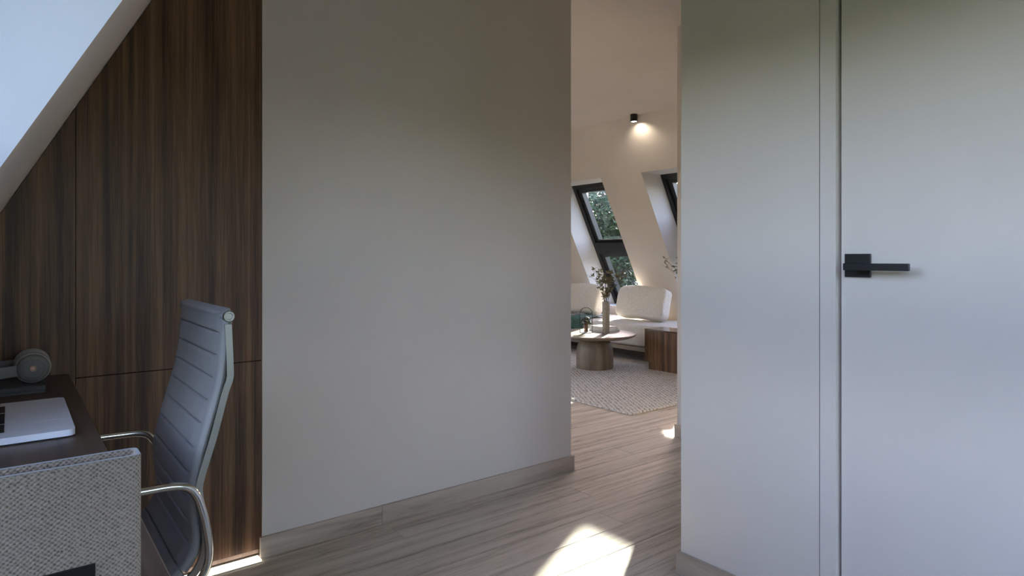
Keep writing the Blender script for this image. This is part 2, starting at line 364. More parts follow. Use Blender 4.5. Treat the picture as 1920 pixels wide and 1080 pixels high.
# ------------------------------------------------------------------ the shell: attic with a steep roof slope on both sides
CEIL = 2.53
XL = lambda z: 0.542 * z - 0.694          # inner face of the slope beside the desk
XR = lambda z: 6.238 - 0.521 * z          # inner face of the slope in the living room
def slope(name, label, side, holes, y0, y1, z0, z1, hth):
    X = (lambda z, h: XL(z) - h) if side == 'l' else (lambda z, h: XR(z) + h)
    ys = sorted({y0, y1} | {a for hh in holes for a in hh[:2]}); zs = sorted({z0, z1} | {a for hh in holes for a in hh[2:]})
    def solid(i, j):
        if not (0 <= i < len(ys) - 1 and 0 <= j < len(zs) - 1): return False
        ym, zm = (ys[i] + ys[i + 1]) / 2, (zs[j] + zs[j + 1]) / 2
        return not any(a < ym < b_ and c < zm < d for a, b_, c, d in holes)
    idx, V, Fc, Mi = {}, [], [], []
    def vid(i, j, k):
        if (i, j, k) not in idx: idx[i, j, k] = len(V); V.append((X(zs[j], (0, hth)[k]), ys[i], zs[j]))
        return idx[i, j, k]
    for i in range(len(ys) - 1):
        for j in range(len(zs) - 1):
            if not solid(i, j): continue
            for k in (0, 1): Fc.append((vid(i, j, k), vid(i + 1, j, k), vid(i + 1, j + 1, k), vid(i, j + 1, k))); Mi.append(0)
            for (di, dj, a, b_) in ((-1, 0, (i, j), (i, j + 1)), (1, 0, (i + 1, j), (i + 1, j + 1)), (0, -1, (i, j), (i + 1, j)), (0, 1, (i, j + 1), (i + 1, j + 1))):
                if not solid(i + di, j + dj): Fc.append((vid(*a, 0), vid(*b_, 0), vid(*b_, 1), vid(*a, 1))); Mi.append(1)
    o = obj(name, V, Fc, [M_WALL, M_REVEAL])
    o.data.polygons.foreach_set('material_index', Mi)
    return tag(o, label, kind='structure')
W_OFF = [(0.38, 1.39, 0.76, 2.0), (-1.05, 0.12, 0.76, 2.0), (-2.75, -1.35, 0.76, 2.0)]  # only the first shows; the other two are unseen, added for daylight
W_LEFT = W_OFF + [(3.62, 4.42, 0.5, 2.0), (5.0, 5.8, 0.5, 2.0)]  # the living room pair on this slope is unseen too, added for daylight
W_FAR = [(5.0, 5.8, 0.5, 2.0), (3.62, 4.42, 0.5, 2.0)]
HT = 0.46
slope('wall_left', 'steep plastered roof slope beside the desk with a deep window reveal', 'l', W_LEFT, -3.3, 7.1, -0.25, CEIL + 0.2, HT)
slope('wall_far', 'steep plastered roof slope behind the sofa with two deep window reveals', 'r', W_FAR, -3.3, 7.1, -0.25, CEIL + 0.2, HT)
tag(box('ceiling', (0.45, 5.15, -3.3, 7.1, CEIL, CEIL + 0.2), M_CEIL), 'flat plastered ceiling over the passage and living room', kind='structure')
def wall(name, d, label, mat=None): return tag(box(name, d, mat or M_WALL), label, kind='structure')
GX0, GX1, GZ0, GZ1 = -0.25, 1.70, 0.08, 2.20            # unseen gable window added to light the office from behind the camera
gv, gf = join(boxg(-1.4, GX0, -3.3, -3.2, -0.25, CEIL), boxg(GX1, 7.0, -3.3, -3.2, -0.25, CEIL), boxg(GX0, GX1, -3.3, -3.2, -0.25, GZ0), boxg(GX0, GX1, -3.3, -3.2, GZ1, CEIL))
tag(obj('wall_back', gv, gf, M_WALL), 'plastered gable wall at the office end around an added window', kind='structure')
HX = (0.9, 2.6, 0.06, 2.30)                               # unseen glazed opening added to brighten the living room, left of the frame
gv, gf = join(boxg(-1.4, HX[0], 7.0, 7.1, -0.25, CEIL), boxg(HX[1], 7.0, 7.0, 7.1, -0.25, CEIL), boxg(HX[0], HX[1], 7.0, 7.1, -0.25, HX[2]), boxg(HX[0], HX[1], 7.0, 7.1, HX[3], CEIL))
tag(obj('wall_gable', gv, gf, M_WALL), 'plastered gable wall at the far end of the living room around an added glazed opening', kind='structure')
wall('wall_front', (0.728, 2.287, 2.413, 2.60, 0.0, CEIL), 'broad taupe plastered partition beside the walnut panelling')
# right-hand wall with the door opening
DY0, DY1, DZ = -0.055, 0.901, 2.16
wv_, wf_ = join(boxg(1.84, 1.96, DY1, 1.385, 0, CEIL), boxg(1.84, 1.96, -3.2, DY0, 0, CEIL), boxg(1.84, 1.96, DY0, DY1, DZ, CEIL))
tag(obj('wall_right', wv_, wf_, M_WALL), 'plastered wall around the flush door at the right', kind='structure')
wall('wall_passage', (1.96, 3.23, 1.285, 1.385, 0, CEIL), 'plastered side wall of the passage')
wall('wall_corner', (3.23, 3.33, 1.285, 2.36, 0, CEIL), 'plastered wall end where the passage meets the living room')
wall('wall_living', (3.23, 6.0, 2.36, 2.46, 0, CEIL), 'plastered partition at the near side of the living room')

# floor: individual oak planks over a dark bed
fl = box('floor', (-1.0, 6.6, -3.2, 7.0, -0.25, -0.016), M_SUBFLOOR); tag(fl, 'pale oak plank floor running along the partition into the living room', kind='structure')
PW = 0.150; Y0 = 1.637
plank_mesh = {}
def plank(x0, x1, r):
    L = round(x1 - x0, 3); ya = Y0 + r * PW
    key = L
    if key not in plank_mesh:
        g = rboxg(0.0006, L - 0.0006, 0.0008, PW - 0.0008, -0.016, 0.0, 0.0012, 1)
        o = obj('plank', [(v[0] + x0, v[1] + ya, v[2]) for v in g[0]], g[1], M_OAK, fl, origin=(x0, ya, -0.016)); plank_mesh[key] = o
    else: dup(plank_mesh[key], fl, (x0, ya, -0.016))
JOINT = {4: 1.22, 3: 2.11, 1: 2.0, 5: 2.75, 2: 0.45, 0: 1.1, 6: 3.3, -1: 2.6, 7: 2.2, 8: 3.65, 9: 2.9}
rows = range(-12, 33)
for r in rows:
    L = 2.2
    j = JOINT.get(r, round(random.uniform(0.2, 2.2), 1))
    ya = Y0 + r * PW
    while j > -0.7: j -= L
    x = j
    while x < 6.2:
        if x + L > -0.7: plank(round(x, 3), round(x + L, 3), r)
        x += L

# skirting boards
SKH, SKT = 0.076, 0.013
sk = thing('baseboard_front', (1.5, 2.406, 0), 'pale oak skirting along the taupe partition', None, kind='structure')
box('skirting_board', (0.7175, 1.205, 2.400, 2.413, 0, SKH), M_OAKB, sk, 0.001, 1)
box('skirting_board', (1.206, 2.300, 2.400, 2.413, 0, SKH), M_OAKB, sk, 0.001, 1)
box('skirting_board', (2.287, 2.300, 2.4135, 2.60, 0, SKH), M_OAKBY, sk, 0.001, 1)
sk = thing('baseboard_right', (1.83, 1.15, 0), 'pale oak skirting at the corner of the right wall', None, kind='structure')
box('skirting_board', (1.827, 1.84, 0.902, 1.398, 0, SKH), M_OAKBY, sk, 0.001, 1)
box('skirting_board', (1.8405, 3.217, 1.385, 1.398, 0, SKH), M_OAKB, sk, 0.001, 1)
sk = thing('baseboard_living', (3.22, 2.4, 0), 'pale oak skirting on the wall end by the living room', None, kind='structure')
box('skirting_board', (3.217, 3.23, 1.3985, 2.473, 0, SKH), M_OAKBY, sk, 0.001, 1)
box('skirting_board', (3.2305, 6.0, 2.46, 2.473, 0, SKH), M_OAKB, sk, 0.001, 1)

# ------------------------------------------------------------------ roof windows
def shear(side, z0, z1, y0, y1, h0, h1):
    X = (lambda z, h: XL(z) - h) if side == 'l' else (lambda z, h: XR(z) + h)
    return [(X(z, h), y, z) for z in (z0, z1) for (h, y) in ((h0, y0), (h1, y0), (h1, y1), (h0, y1))], list(BOXF)
wn = 0
def roof_window(side, y0, y1, z0, z1, label, blocker=None):
    global wn; wn += 1
    X = XL(z0) if side == 'l' else XR(z0)
    t = thing('window_%d' % wn, (X + (-0.3 if side == 'l' else 0.3), (y0 + y1) / 2, z0), label, None, kind='structure')
    a, b_, S = 0.05, 0.105, lambda *d: shear(side, *d)
    H0, H1 = 0.315, 0.43
    tb, tt = (1.155, 1.295)
    g = join(S(z0, z0 + 0.06, y0, y1, H0, H1), S(z1 - 0.05, z1, y0, y1, H0, H1), S(z0 + 0.06, z1 - 0.05, y0, y0 + a, H0, H1), S(z0 + 0.06, z1 - 0.05, y1 - a, y1, H0, H1))
    obj('frame', *g, M_FRAME, t)
    obj('transom', *S(tb, tt, y0 + a, y1 - a, H0 - 0.004, H1), M_FRAME, t)
    for (za, zb) in ((z0 + 0.06, tb), (tt, z1 - 0.05)):
        c, e = y0 + a, y1 - a; d = b_ - a
        g = join(S(za, za + 0.035, c, e, H0 + 0.025, H1 - 0.01), S(zb - 0.035, zb, c, e, H0 + 0.025, H1 - 0.01), S(za + 0.035, zb - 0.035, c, c + d, H0 + 0.025, H1 - 0.01), S(za + 0.035, zb - 0.035, e - d, e, H0 + 0.025, H1 - 0.01))
        s = obj('sash', *g, M_FRAME, t)
        obj('pane', *S(za + 0.030, zb - 0.030, c + d - 0.006, e - d + 0.006, 0.388, 0.396), M_GLASS, s)
        obj('gasket', *S(za + 0.035, za + 0.043, c + d, e - d, H0 + 0.03, 0.386), M_GREYFR, s)
    if blocker: obj('sun_blocker', *S(blocker[0], blocker[1], y0 + b_ - 0.01, y1 - b_ + 0.01, 0.352, 0.368), M_SUNBLOCK, t)  # unseen sheet added to cut the sunbeam into two floor patches
    return t
for i, (a, b_, c, d) in enumerate(W_FAR):
    roof_window('r', a, b_, c, d, ['black framed roof window behind the sofa showing green trees', 'black framed roof window above the low walnut cabinet'][i], (1.285, 1.556) if i == 1 else None)
for i, (a, b_, c, d) in enumerate(W_LEFT):
    roof_window('l', a, b_, c, d, ['black framed roof window over the desk', 'unseen black framed roof window added for light along the office slope', 'unseen black framed roof window added for light at the rear of the office', 'unseen black framed roof window added for light opposite the low cabinet', 'unseen black framed roof window added for light opposite the sofa'][i])

def added_gable_window(GX0, GX1, GZ0, GZ1, yc, n_, label):  # unseen glazed openings, added to bring daylight in at both ends
    global wn; wn += 1
    gw = thing('window_%d' % wn, ((GX0 + GX1) / 2, yc, GZ0), label, None, kind='structure')
    a, b_ = yc - 0.035, yc + 0.035
    bars = [GX0 + (GX1 - GX0) * i / n_ for i in range(1, n_)]
    obj('frame', *join(boxg(GX0, GX1, a, b_, GZ0, GZ0 + 0.06), boxg(GX0, GX1, a, b_, GZ1 - 0.06, GZ1), boxg(GX0, GX0 + 0.06, a, b_, GZ0 + 0.06, GZ1 - 0.06), boxg(GX1 - 0.06, GX1, a, b_, GZ0 + 0.06, GZ1 - 0.06), *[boxg(x - 0.035, x + 0.035, a, b_, GZ0 + 0.06, GZ1 - 0.06) for x in bars]), M_FRAME, gw)
    ed = [GX0 + 0.025] + bars + [GX1 - 0.025]
    for x0, x1 in zip(ed, ed[1:]): box('pane', (x0 + 0.035, x1 - 0.035, yc - 0.004, yc + 0.004, GZ0 + 0.06, GZ1 - 0.06), M_GLASS, gw)
added_gable_window(GX0, GX1, GZ0, GZ1, -3.25, 2, 'unseen black framed gable window added for light at the office end')
added_gable_window(*HX, 7.05, 3, 'unseen glazed opening added for light at the far end of the living room')

# ------------------------------------------------------------------ flush door
dr = thing('door_1', (1.85, 0.4, 0), 'flush painted door in the right wall with a black lever handle', None, kind='structure')
leaf = box('door_leaf', (1.856, 1.896, -0.005, 0.846, 0.006, 2.108), M_DOOR, dr, 0.001, 1)
g = join(boxg(1.8395, 1.93, 0.854, 0.8985, 0, 2.16 - 0.0025), boxg(1.8395, 1.93, -0.0525, -0.012, 0, 2.16 - 0.0025), boxg(1.8395, 1.93, -0.012, 0.854, 2.115, 2.16 - 0.0025))
obj('door_frame', *g, M_DOOR, dr)
obj('door_stop', *join(boxg(1.897, 1.93, 0.838, 0.8535, 0, 2.115), boxg(1.897, 1.93, -0.0115, 0.004, 0, 2.115)), M_DOOR, dr)
hd = box('handle_plate', (1.847, 1.8555, 0.765, 0.833, 1.047, 1.112), M_BLACK, leaf, 0.0012, 1)
lev = join(latheg([(0.0085, -0.05), (0.0085, 0.0)], (1.8465, 0.799, 1.0765), 16, 'x'), rboxg(1.7855, 1.7975, 0.648, 0.810, 1.067, 1.086, 0.0012, 1))
obj('handle_lever', *lev, M_BLACK, hd)

# ------------------------------------------------------------------ walnut panelling
cab = thing('built_in_wardrobe', (0.2, 2.5, 0), 'dark walnut panelled built-in wardrobe under the roof slope, behind the desk chair', 'wardrobe')
def sloped_panel(x0, x1, z0, gap=0.002):
    zt = lambda x: min(CEIL - 0.002, (x + 0.694) / 0.542 - 0.004)
    xk = 0.694
    x0s = max(x0, XL(z0) + 0.002)
    pts = [(x0s, z0), (x1, z0), (x1, zt(x1))]
    xt = XL(CEIL)
    if x0 < xt < x1: pts.append((xt, CEIL - 0.004))
    if zt(x0s) > z0 + 0.01: pts.append((x0s, zt(x0s)))
    return pts
XS = 0.160
obj('side_panel', *prismg(sloped_panel(-0.69, XS - 0.001, 0.02), 'y', 2.42, 2.438), M_WALNUT, cab)
obj('upper_door', *prismg(sloped_panel(XS + 0.001, 0.7275, 0.7245), 'y', 2.42, 2.438), M_WALNUT, cab)
obj('lower_door', *prismg([(XS + 0.001, 0.030), (0.7275, 0.030), (0.7275, 0.7215), (XS + 0.001, 0.7215)], 'y', 2.42, 2.438), M_WALNUT, cab)
tag(box('painted_lit_edge', (XS + 0.001, 0.716, 2.42, 2.438, 0.016, 0.0295), M_LITEDGE, cab), 'walnut edge strip painted pale to look lit by the light strip')  # pale bar added to stand for the lit foot of the panel
obj('carcass', *prismg([(XL(0.02) + 0.004, 0.02), (0.7275, 0.02), (0.7275, CEIL - 0.004), (XL(CEIL), CEIL - 0.004)], 'y', 2.4395, 2.60), M_SUBFLOOR, cab)
led = thing('led_strip', (0.2, 2.39, 0), 'glowing white strip light on the floor along the foot of the walnut panels', 'strip light')
box('led_channel', (-0.60, 0.714, 2.372, 2.4195, 0.0, 0.0025), M_ALU, led)
box('led_diffuser', (-0.60, 0.714, 2.375, 2.4195, 0.0028, 0.008), M_LED, led)

# ------------------------------------------------------------------ desk
desk = thing('desk', (-0.05, 1.4, 0), 'dark walnut desk fitted under the roof slope', 'desk')
DT = 0.74
box('desk_top', (XL(DT - 0.038) + 0.001 + 0.022, 0.143, 0.55, 2.418, DT - 0.038, DT), M_WALNUT_X, desk, 0.002, 1)
for lx, ly in ((0.08, 0.62), (-0.24, 0.62), (0.08, 2.30), (-0.24, 2.30)):
    box('desk_leg', (lx - 0.02, lx + 0.02, ly - 0.02, ly + 0.02, 0.0, DT - 0.0385), M_BLACK, desk, 0.002, 1)

# laptop: its front edge faces the chair
lap = thing('laptop', (-0.02, 1.745, DT), 'open silver laptop with black keys on the walnut desk', 'laptop')
def rrect(x0, x1, y0, y1, r, n=6):
    P = []
    for cx_, cy_, a0 in ((x1 - r, y1 - r, 0), (x0 + r, y1 - r, 90), (x0 + r, y0 + r, 180), (x1 - r, y0 + r, 270)):
        for i in range(n + 1):
            a = math.radians(a0 + 90 * i / n); P.append((cx_ + r * math.cos(a), cy_ + r * math.sin(a)))
    return P
LX0, LX1, LY0, LY1 = -0.135, 0.103, 1.557, 1.933
base = obj('laptop_base', *prismg(rrect(LX0, LX1, LY0, LY1, 0.014), 'z', DT + 0.003, DT + 0.0155), M_LAPTOP, lap)
obj('bottom_shell', *prismg(rrect(LX0 + 0.004, LX1 - 0.004, LY0 + 0.004, LY1 - 0.004, 0.012), 'z', DT, DT + 0.0028), M_KEY, lap)
obj('keyboard_well', *prismg(rrect(-0.122, -0.008, LY0 + 0.05, LY1 - 0.05, 0.003, 3), 'z', DT + 0.0156, DT + 0.0160), M_LAPTOP, base)
obj('trackpad', *prismg(rrect(0.008, 0.092, 1.675, 1.815, 0.004, 3), 'z', DT + 0.0156, DT + 0.0158), M_LAPTOP, base)
KZ = DT + 0.0161; k0 = None
for row in range(6):
    xc = -0.0185 - row * 0.0187
    if row == 0:
        spans = [(1.614 + i * 0.0192, 0.0165) for i in range(4)] + [(1.745, 0.105)] + [(1.876 - i * 0.0192, 0.0165) for i in range(4)]
    else: spans = [(1.614 + i * 0.0187, 0.0165) for i in range(15)]
    for yc, wy in spans:
        if abs(wy - 0.0165) > 1e-6:
            box('space_bar', (xc - 0.008, xc + 0.008, yc - wy / 2, yc + wy / 2, KZ, KZ + 0.0012), M_KEY, base)
        elif k0 is None:
            k0 = box('key', (xc - 0.008, xc + 0.008, yc - wy / 2, yc + wy / 2, KZ, KZ + 0.0012), M_KEY, base)
        else: dup(k0, base, (xc, yc, KZ))
lid = box('lid', (LX0, LX0 + 0.006, LY0, LY1, DT + 0.016, DT + 0.222), M_LAPTOP, lap, 0.002, 1)
box('screen', (LX0 + 0.0062, LX0 + 0.0068, LY0 + 0.008, LY1 - 0.008, DT + 0.026, DT + 0.216), M_SCREEN, lid)

# slate slab (closed folder) and the headphones on it
fo = thing('document_box', (-0.06, 2.225, DT), 'flat slate grey box lying on the desk under the headphones', 'box')
box('box_lid', (-0.205, 0.074, 2.118, 2.335, DT + 0.0065, DT + 0.0195), M_SLAB, fo, 0.0012, 1)
box('box_base', (-0.203, 0.072, 2.120, 2.333, DT, DT + 0.0062), M_SLAB, fo)
SZ = DT + 0.0195
hp = thing('headphones', (0.0, 2.22, SZ), 'matte grey over-ear headphones with copper logo lying on the slate box', 'headphones')
CZ = SZ + 0.0425
def ear(yo, s, withlogo):
    """s = -1: outer shell faces -y (the camera)"""
    c = (0.047, yo, CZ); Lh = lambda pr: latheg([(r, s * h) for r, h in pr], c, 40, 'y')
    sh = obj('ear_cup', *Lh([(0.002, 0.0), (0.024, 0.0), (0.0245, -0.0012), (0.0255, -0.0012), (0.026, 0.0), (0.031, -0.0006), (0.035, -0.003), (0.0375, -0.0075), (0.0385, -0.014), (0.036, -0.022), (0.002, -0.022)]), M_HP, hp, True, auto=40)
    obj('trim_ring', *Lh([(0.0365, -0.0085), (0.0388, -0.0085), (0.0396, -0.0105), (0.0388, -0.0125), (0.0365, -0.0125)]), M_HPS, sh, True, auto=40)
    obj('ear_cushion', *Lh([(0.020, -0.0225), (0.036, -0.0225), (0.0405, -0.026), (0.0422, -0.032), (0.0405, -0.038), (0.035, -0.041), (0.020, -0.041)]), M_HPL, sh, True, auto=50)
    if withlogo:
        ring = [(c[0] + 0.0072 * math.cos(a), yo + s * 0.0008, CZ + 0.0072 * math.sin(a)) for a in [i * math.pi / 14 for i in range(29)]]
        obj('logo_ring', *tubeg(ring, 0.0012, 8), M_COPPER, sh, True)
        obj('logo_disc', *latheg([(0.0045, 0.0), (0.0045, s * 0.0012)], c, 20, 'y'), M_COPPER, sh)
        box('logo_stem', (c[0] - 0.0050, c[0] - 0.0030, yo - 0.0013 if s < 0 else yo, yo if s < 0 else yo + 0.0013, CZ, CZ + 0.0075), M_COPPER, sh)
ear(2.150, -1, True); ear(2.296, 1, False)
# yokes and the band bowing towards the slope
path = smooth_path([(0.030, 2.158, CZ - 0.003), (0.0, 2.156, CZ - 0.005), (-0.04, 2.154, CZ - 0.008), (-0.085, 2.160, CZ - 0.010), (-0.118, 2.187, CZ - 0.011), (-0.128, 2.223, CZ - 0.011), (-0.118, 2.259, CZ - 0.011), (-0.085, 2.286, CZ - 0.010), (-0.04, 2.292, CZ - 0.008), (0.0, 2.290, CZ - 0.005), (0.030, 2.288, CZ - 0.003)], 5)
sect = [(-0.0135, -0.0028), (0.0135, -0.0028), (0.0155, 0.0), (0.0135, 0.0028), (-0.0135, 0.0028), (-0.0155, 0.0)]
obj('headband', *sweepg(path, sect, up=(0, 0, 1)), M_HP, hp, True, auto=50)
pp = smooth_path([(-0.03, 2.166, CZ - 0.006), (-0.075, 2.170, CZ - 0.009), (-0.106, 2.193, CZ - 0.010), (-0.115, 2.223, CZ - 0.010), (-0.106, 2.253, CZ - 0.010), (-0.075, 2.276, CZ - 0.009), (-0.03, 2.280, CZ - 0.006)], 5)
obj('band_padding', *sweepg(pp, [(a * 1.3, b_ * 2.2) for a, b_ in sect], up=(0, 0, 1)), M_HPL, hp, True, auto=50)

# woven holder at the near end of the desk
fb = thing('fabric_file_holder', (-0.03, 0.765, DT), 'grey woven fabric file holder with black label frame at the near desk end', 'file holder')
HX0, HX1, HY0, HY1, HZ = -0.165, 0.106, 0.751, 0.783, 0.8975
def ringg(outer, inner, z0, z1, zi):
    k = len(outer); V = [(x, y, z0) for x, y in outer] + [(x, y, z1) for x, y in outer] + [(x, y, z1) for x, y in inner] + [(x, y, zi) for x, y in inner]
    Fc = [tuple(range(k))[::-1], tuple(range(3 * k, 4 * k))]
    for i in range(k):
        j = (i + 1) % k
        Fc += [(i, j, k + j, k + i), (k + i, k + j, 2 * k + j, 2 * k + i), (2 * k + i, 2 * k + j, 3 * k + j, 3 * k + i)]
    return V, Fc
T = 0.0035
body = obj('holder_body', *ringg(rrect(HX0, HX1, HY0, HY1, 0.006, 4), rrect(HX0 + T, HX1 - T, HY0 + T, HY1 - T, 0.003, 4), DT, HZ, DT + 0.004), M_FELT, fb, True, auto=40)
hem = rrect(HX0 + 0.0005, HX1 - 0.0005, HY0 + 0.0005, HY1 - 0.0005, 0.006, 4)
hemi = rrect(HX0 + T - 0.0004, HX1 - T + 0.0004, HY0 + T - 0.0004, HY1 - T + 0.0004, 0.003, 4)
V, Fc = ringg(hem, hemi, HZ + 0.0001, HZ + 0.0009, HZ + 0.0001)
Fc = Fc[2:]
tag(obj('hem', V, Fc, plain('pale_hem_tape', (0.42, 0.42, 0.43), 0.8), fb), 'pale hem along the open rim')
lf = [(-0.020, 0.735 + 0.018), (0.0655, 0.735 + 0.018), (0.0655, 0.8175), (-0.020, 0.8175)]
g = join(boxg(-0.024, 0.0655, HY0 - 0.003, HY0 - 0.0003, 0.7885, 0.7985), boxg(-0.024, 0.0655, HY0 - 0.003, HY0 - 0.0003, 0.748, 0.756), boxg(-0.024, -0.0135, HY0 - 0.003, HY0 - 0.0003, 0.756, 0.7885), boxg(0.052, 0.0655, HY0 - 0.003, HY0 - 0.0003, 0.756, 0.7885))
lb = obj('label_frame', *g, M_BLACK, body)
box('label_card', (-0.0134, 0.0519, HY0 - 0.0016, HY0 - 0.0004, 0.7561, 0.7884), M_CARD, lb)

# ------------------------------------------------------------------ desk chair
ch = thing('desk_chair', (0.10, 1.67, 0), 'grey ribbed leather desk chair with aluminium arms drawn up to the walnut desk', 'chair')
YN, YF = 1.451, 1.887
prof = [(0.353, 0.984), (0.356, 0.968), (0.351, 0.915), (0.346, 0.862), (0.338, 0.820), (0.321, 0.757), (0.306, 0.704), (0.294, 0.651), (0.2885, 0.615), (0.2925, 0.565), (0.2965, 0.522), (0.291, 0.487), (0.272, 0.459)]
seatp = [(0.272, 0.459), (0.238, 0.440), (0.19, 0.432), (0.10, 0.432), (0.01, 0.440), (-0.06, 0.447), (-0.10, 0.442), (-0.118, 0.425)]
def sling(name, prof2, ribs, th, parent, y0, y1):
    pts = smooth_path([(p[0], 0, p[1]) for p in prof2], 10)
    L = [0.0]
    for i in range(1, len(pts)): L.append(L[-1] + (pts[i] - pts[i - 1]).length)
    def at(s):
        s = min(max(s, 0), L[-1])
        for i in range(1, len(pts)):
            if s <= L[i] + 1e-9:
                k = (s - L[i - 1]) / max(L[i] - L[i - 1], 1e-9); p = pts[i - 1].lerp(pts[i], k)
                a, b_ = pts[max(i - 2, 0)], pts[min(i + 1, len(pts) - 1)]
                return p, (b_ - a).normalized()
        return pts[-1], (pts[-1] - pts[-2]).normalized()
    nr = len(ribs) - 1; per = 24; ss = []
    for r in range(nr):
        for k in range(per): ss.append((ribs[r] + (ribs[r + 1] - ribs[r]) * k / per, k / per))
    ss.append((ribs[-1], 0.0))
    nu = 26; us = [0.5 - 0.5 * math.cos(math.pi * i / nu) for i in range(nu + 1)]
    V, Fc = [], []
    for s, ph in ss:
        p, t = at(s * L[-1]); nn = Vector((t.z, 0, -t.x))      # towards the sitter
        if nn.x > 0 and abs(nn.x) > 0.6: nn = -nn
        if abs(nn.x) <= 0.6 and nn.z < 0: nn = -nn
        bul = 0.0045 * min(1.0, (9.0 * min(ph, 1 - ph)) ** 0.5) if 0.001 < ph < 0.999 else -0.0025
        for side in (1, -1):
            for u in (us if side == 1 else us[::-1]):
                e = min(u, 1 - u) * (y1 - y0); rd = min(1.0, e / 0.016); rr = math.sqrt(max(0.0, 1 - (1 - rd) ** 2))
                inset = min(1.0, max(0.0, (e - 0.028) / 0.012))
                off = (-th / 2) + side * (th / 2) * rr
                if side == 1: off += bul * inset
                V.append(p + nn * off + Vector((0, y0 + u * (y1 - y0), 0)))
    k = 2 * (nu + 1)
    for i in range(len(ss) - 1):
        for j in range(k): Fc.append((i * k + j, i * k + (j + 1) % k, (i + 1) * k + (j + 1) % k, (i + 1) * k + j))
    Fc.append(tuple(range(k))); Fc.append(tuple(range((len(ss) - 1) * k, len(ss) * k)))
    return obj(name, V, Fc, M_LEATHER, parent, True, auto=60)
sling('backrest', prof, [0, 0.085, 0.175, 0.265, 0.355, 0.445, 0.54, 0.635, 0.73, 0.82, 0.91, 1.0], 0.022, ch, YN, YF)
sling('seat', seatp, [0, 0.13, 0.26, 0.39, 0.52, 0.65, 0.78, 0.9, 1.0], 0.022, ch, YN, YF)
# rolled head with end caps
obj('head_roll', *latheg([(0.004, 0.0), (0.0105, 0.0), (0.012, 0.003), (0.012, YF - YN - 0.003), (0.0105, YF - YN), (0.004, YF - YN)], (0.3665, YN, 0.9755), 20, 'y'), M_LEATHER, ch, True, auto=50)
for yy, s in ((YN, -1), (YF, 1)):
    obj('end_cap', *latheg([(0.002, s * 0.006), (0.0065, s * 0.006), (0.0075, s * 0.0085), (0.0105, s * 0.0085), (0.0118, s * 0.006), (0.0118, s * 0.0003), (0.002, s * 0.0003)], (0.3665, yy, 0.9755), 24, 'y'), M_ALU, ch, True, auto=40)
    yr = yy - s * 0.001
    rp = smooth_path([(0.367, yr, 0.958), (0.371, yr, 0.865), (0.370, yr, 0.840), (0.360, yr, 0.809), (0.338, yr, 0.722), (0.316, yr, 0.648), (0.310, yr, 0.612), (0.318, yr, 0.555), (0.322, yr, 0.505), (0.312, yr, 0.460), (0.280, yr, 0.428), (0.22, yr, 0.412), (0.10, yr, 0.408), (-0.03, yr, 0.418), (-0.105, yr, 0.416)], 5)
    obj('side_rail', *sweepg(rp, [(-0.004, -0.008), (0.004, -0.008), (0.004, 0.006), (-0.004, 0.006)], up=(0, 1, 0)), M_ALU, ch, True, auto=50)
    ya = yy + s * 0.029
    ap = smooth_path([(-0.035, yy + s * 0.006, 0.412), (-0.050, ya, 0.425), (-0.060, ya, 0.48), (-0.055, ya, 0.565), (-0.035, ya, 0.622), (0.02, ya, 0.643), (0.10, ya, 0.647), (0.204, ya, 0.6445), (0.255, ya, 0.6425), (0.283, ya, 0.634), (0.299, ya, 0.613), (0.308, ya, 0.584), (0.316, ya, 0.548), (0.322, ya, 0.500), (0.318, ya, 0.465), (0.300, ya, 0.437), (0.27, yy + s * 0.014, 0.420), (0.235, yy + s * 0.006, 0.412)], 5)
    obj('armrest', *tubeg(ap, 0.0085, 14), M_CHROME, ch, True)
cxx, cyy = 0.10, (YN + YF) / 2
obj('cross_bar', *tubeg([(cxx, YN, 0.400), (cxx, YF, 0.400)], 0.012, 14, up=(0, 0, 1)), M_ALU, ch, True)
obj('gas_column', *latheg([(0.02, 0.10), (0.026, 0.10), (0.026, 0.25), (0.016, 0.255), (0.016, 0.38), (0.035, 0.385), (0.035, 0.3975), (0.02, 0.3975)], (cxx, cyy, 0), 24), M_BLACK, ch, True, auto=40)
for k in range(5):
    a = math.radians(72 * k + 20); dx, dy = math.cos(a), math.sin(a)
    p0 = Vector((cxx + dx * 0.02, cyy + dy * 0.02, 0.105)); p1 = Vector((cxx + dx * 0.17, cyy + dy * 0.17, 0.095)); p2 = Vector((cxx + dx * 0.29, cyy + dy * 0.29, 0.072))
    leg = obj('base_leg', *tubeg(smooth_path([p0, p1, p2], 4), 0.016, 10, up=(0, 0, 1), scale=[1.2 - 0.045 * i for i in range(9)]), M_CHROME, ch, True)
    c = Vector((cxx + dx * 0.285, cyy + dy * 0.285, 0.026)); Mx = Matrix.Translation(c) @ Matrix.Rotation(a + 1.2, 4, 'Z')
    for s in (-1, 1): obj('castor_wheel', *xform(latheg([(0.004, s * 0.004), (0.025, s * 0.004), (0.026, s * 0.006), (0.025, s * 0.018), (0.004, s * 0.018)], (0, 0, 0), 20, 'y'), Mx), M_BLACK, leg, True, auto=40)

# ------------------------------------------------------------------ living room
rug = thing('rug', (4.4, 4.4, 0), 'pale grey twill woven rug under the coffee table', 'rug')
box('rug_pile', (3.40, 5.45, 2.985, 6.2, 0.0, 0.013), M_RUG, rug, 0.005, 2)
RZ = 0.013

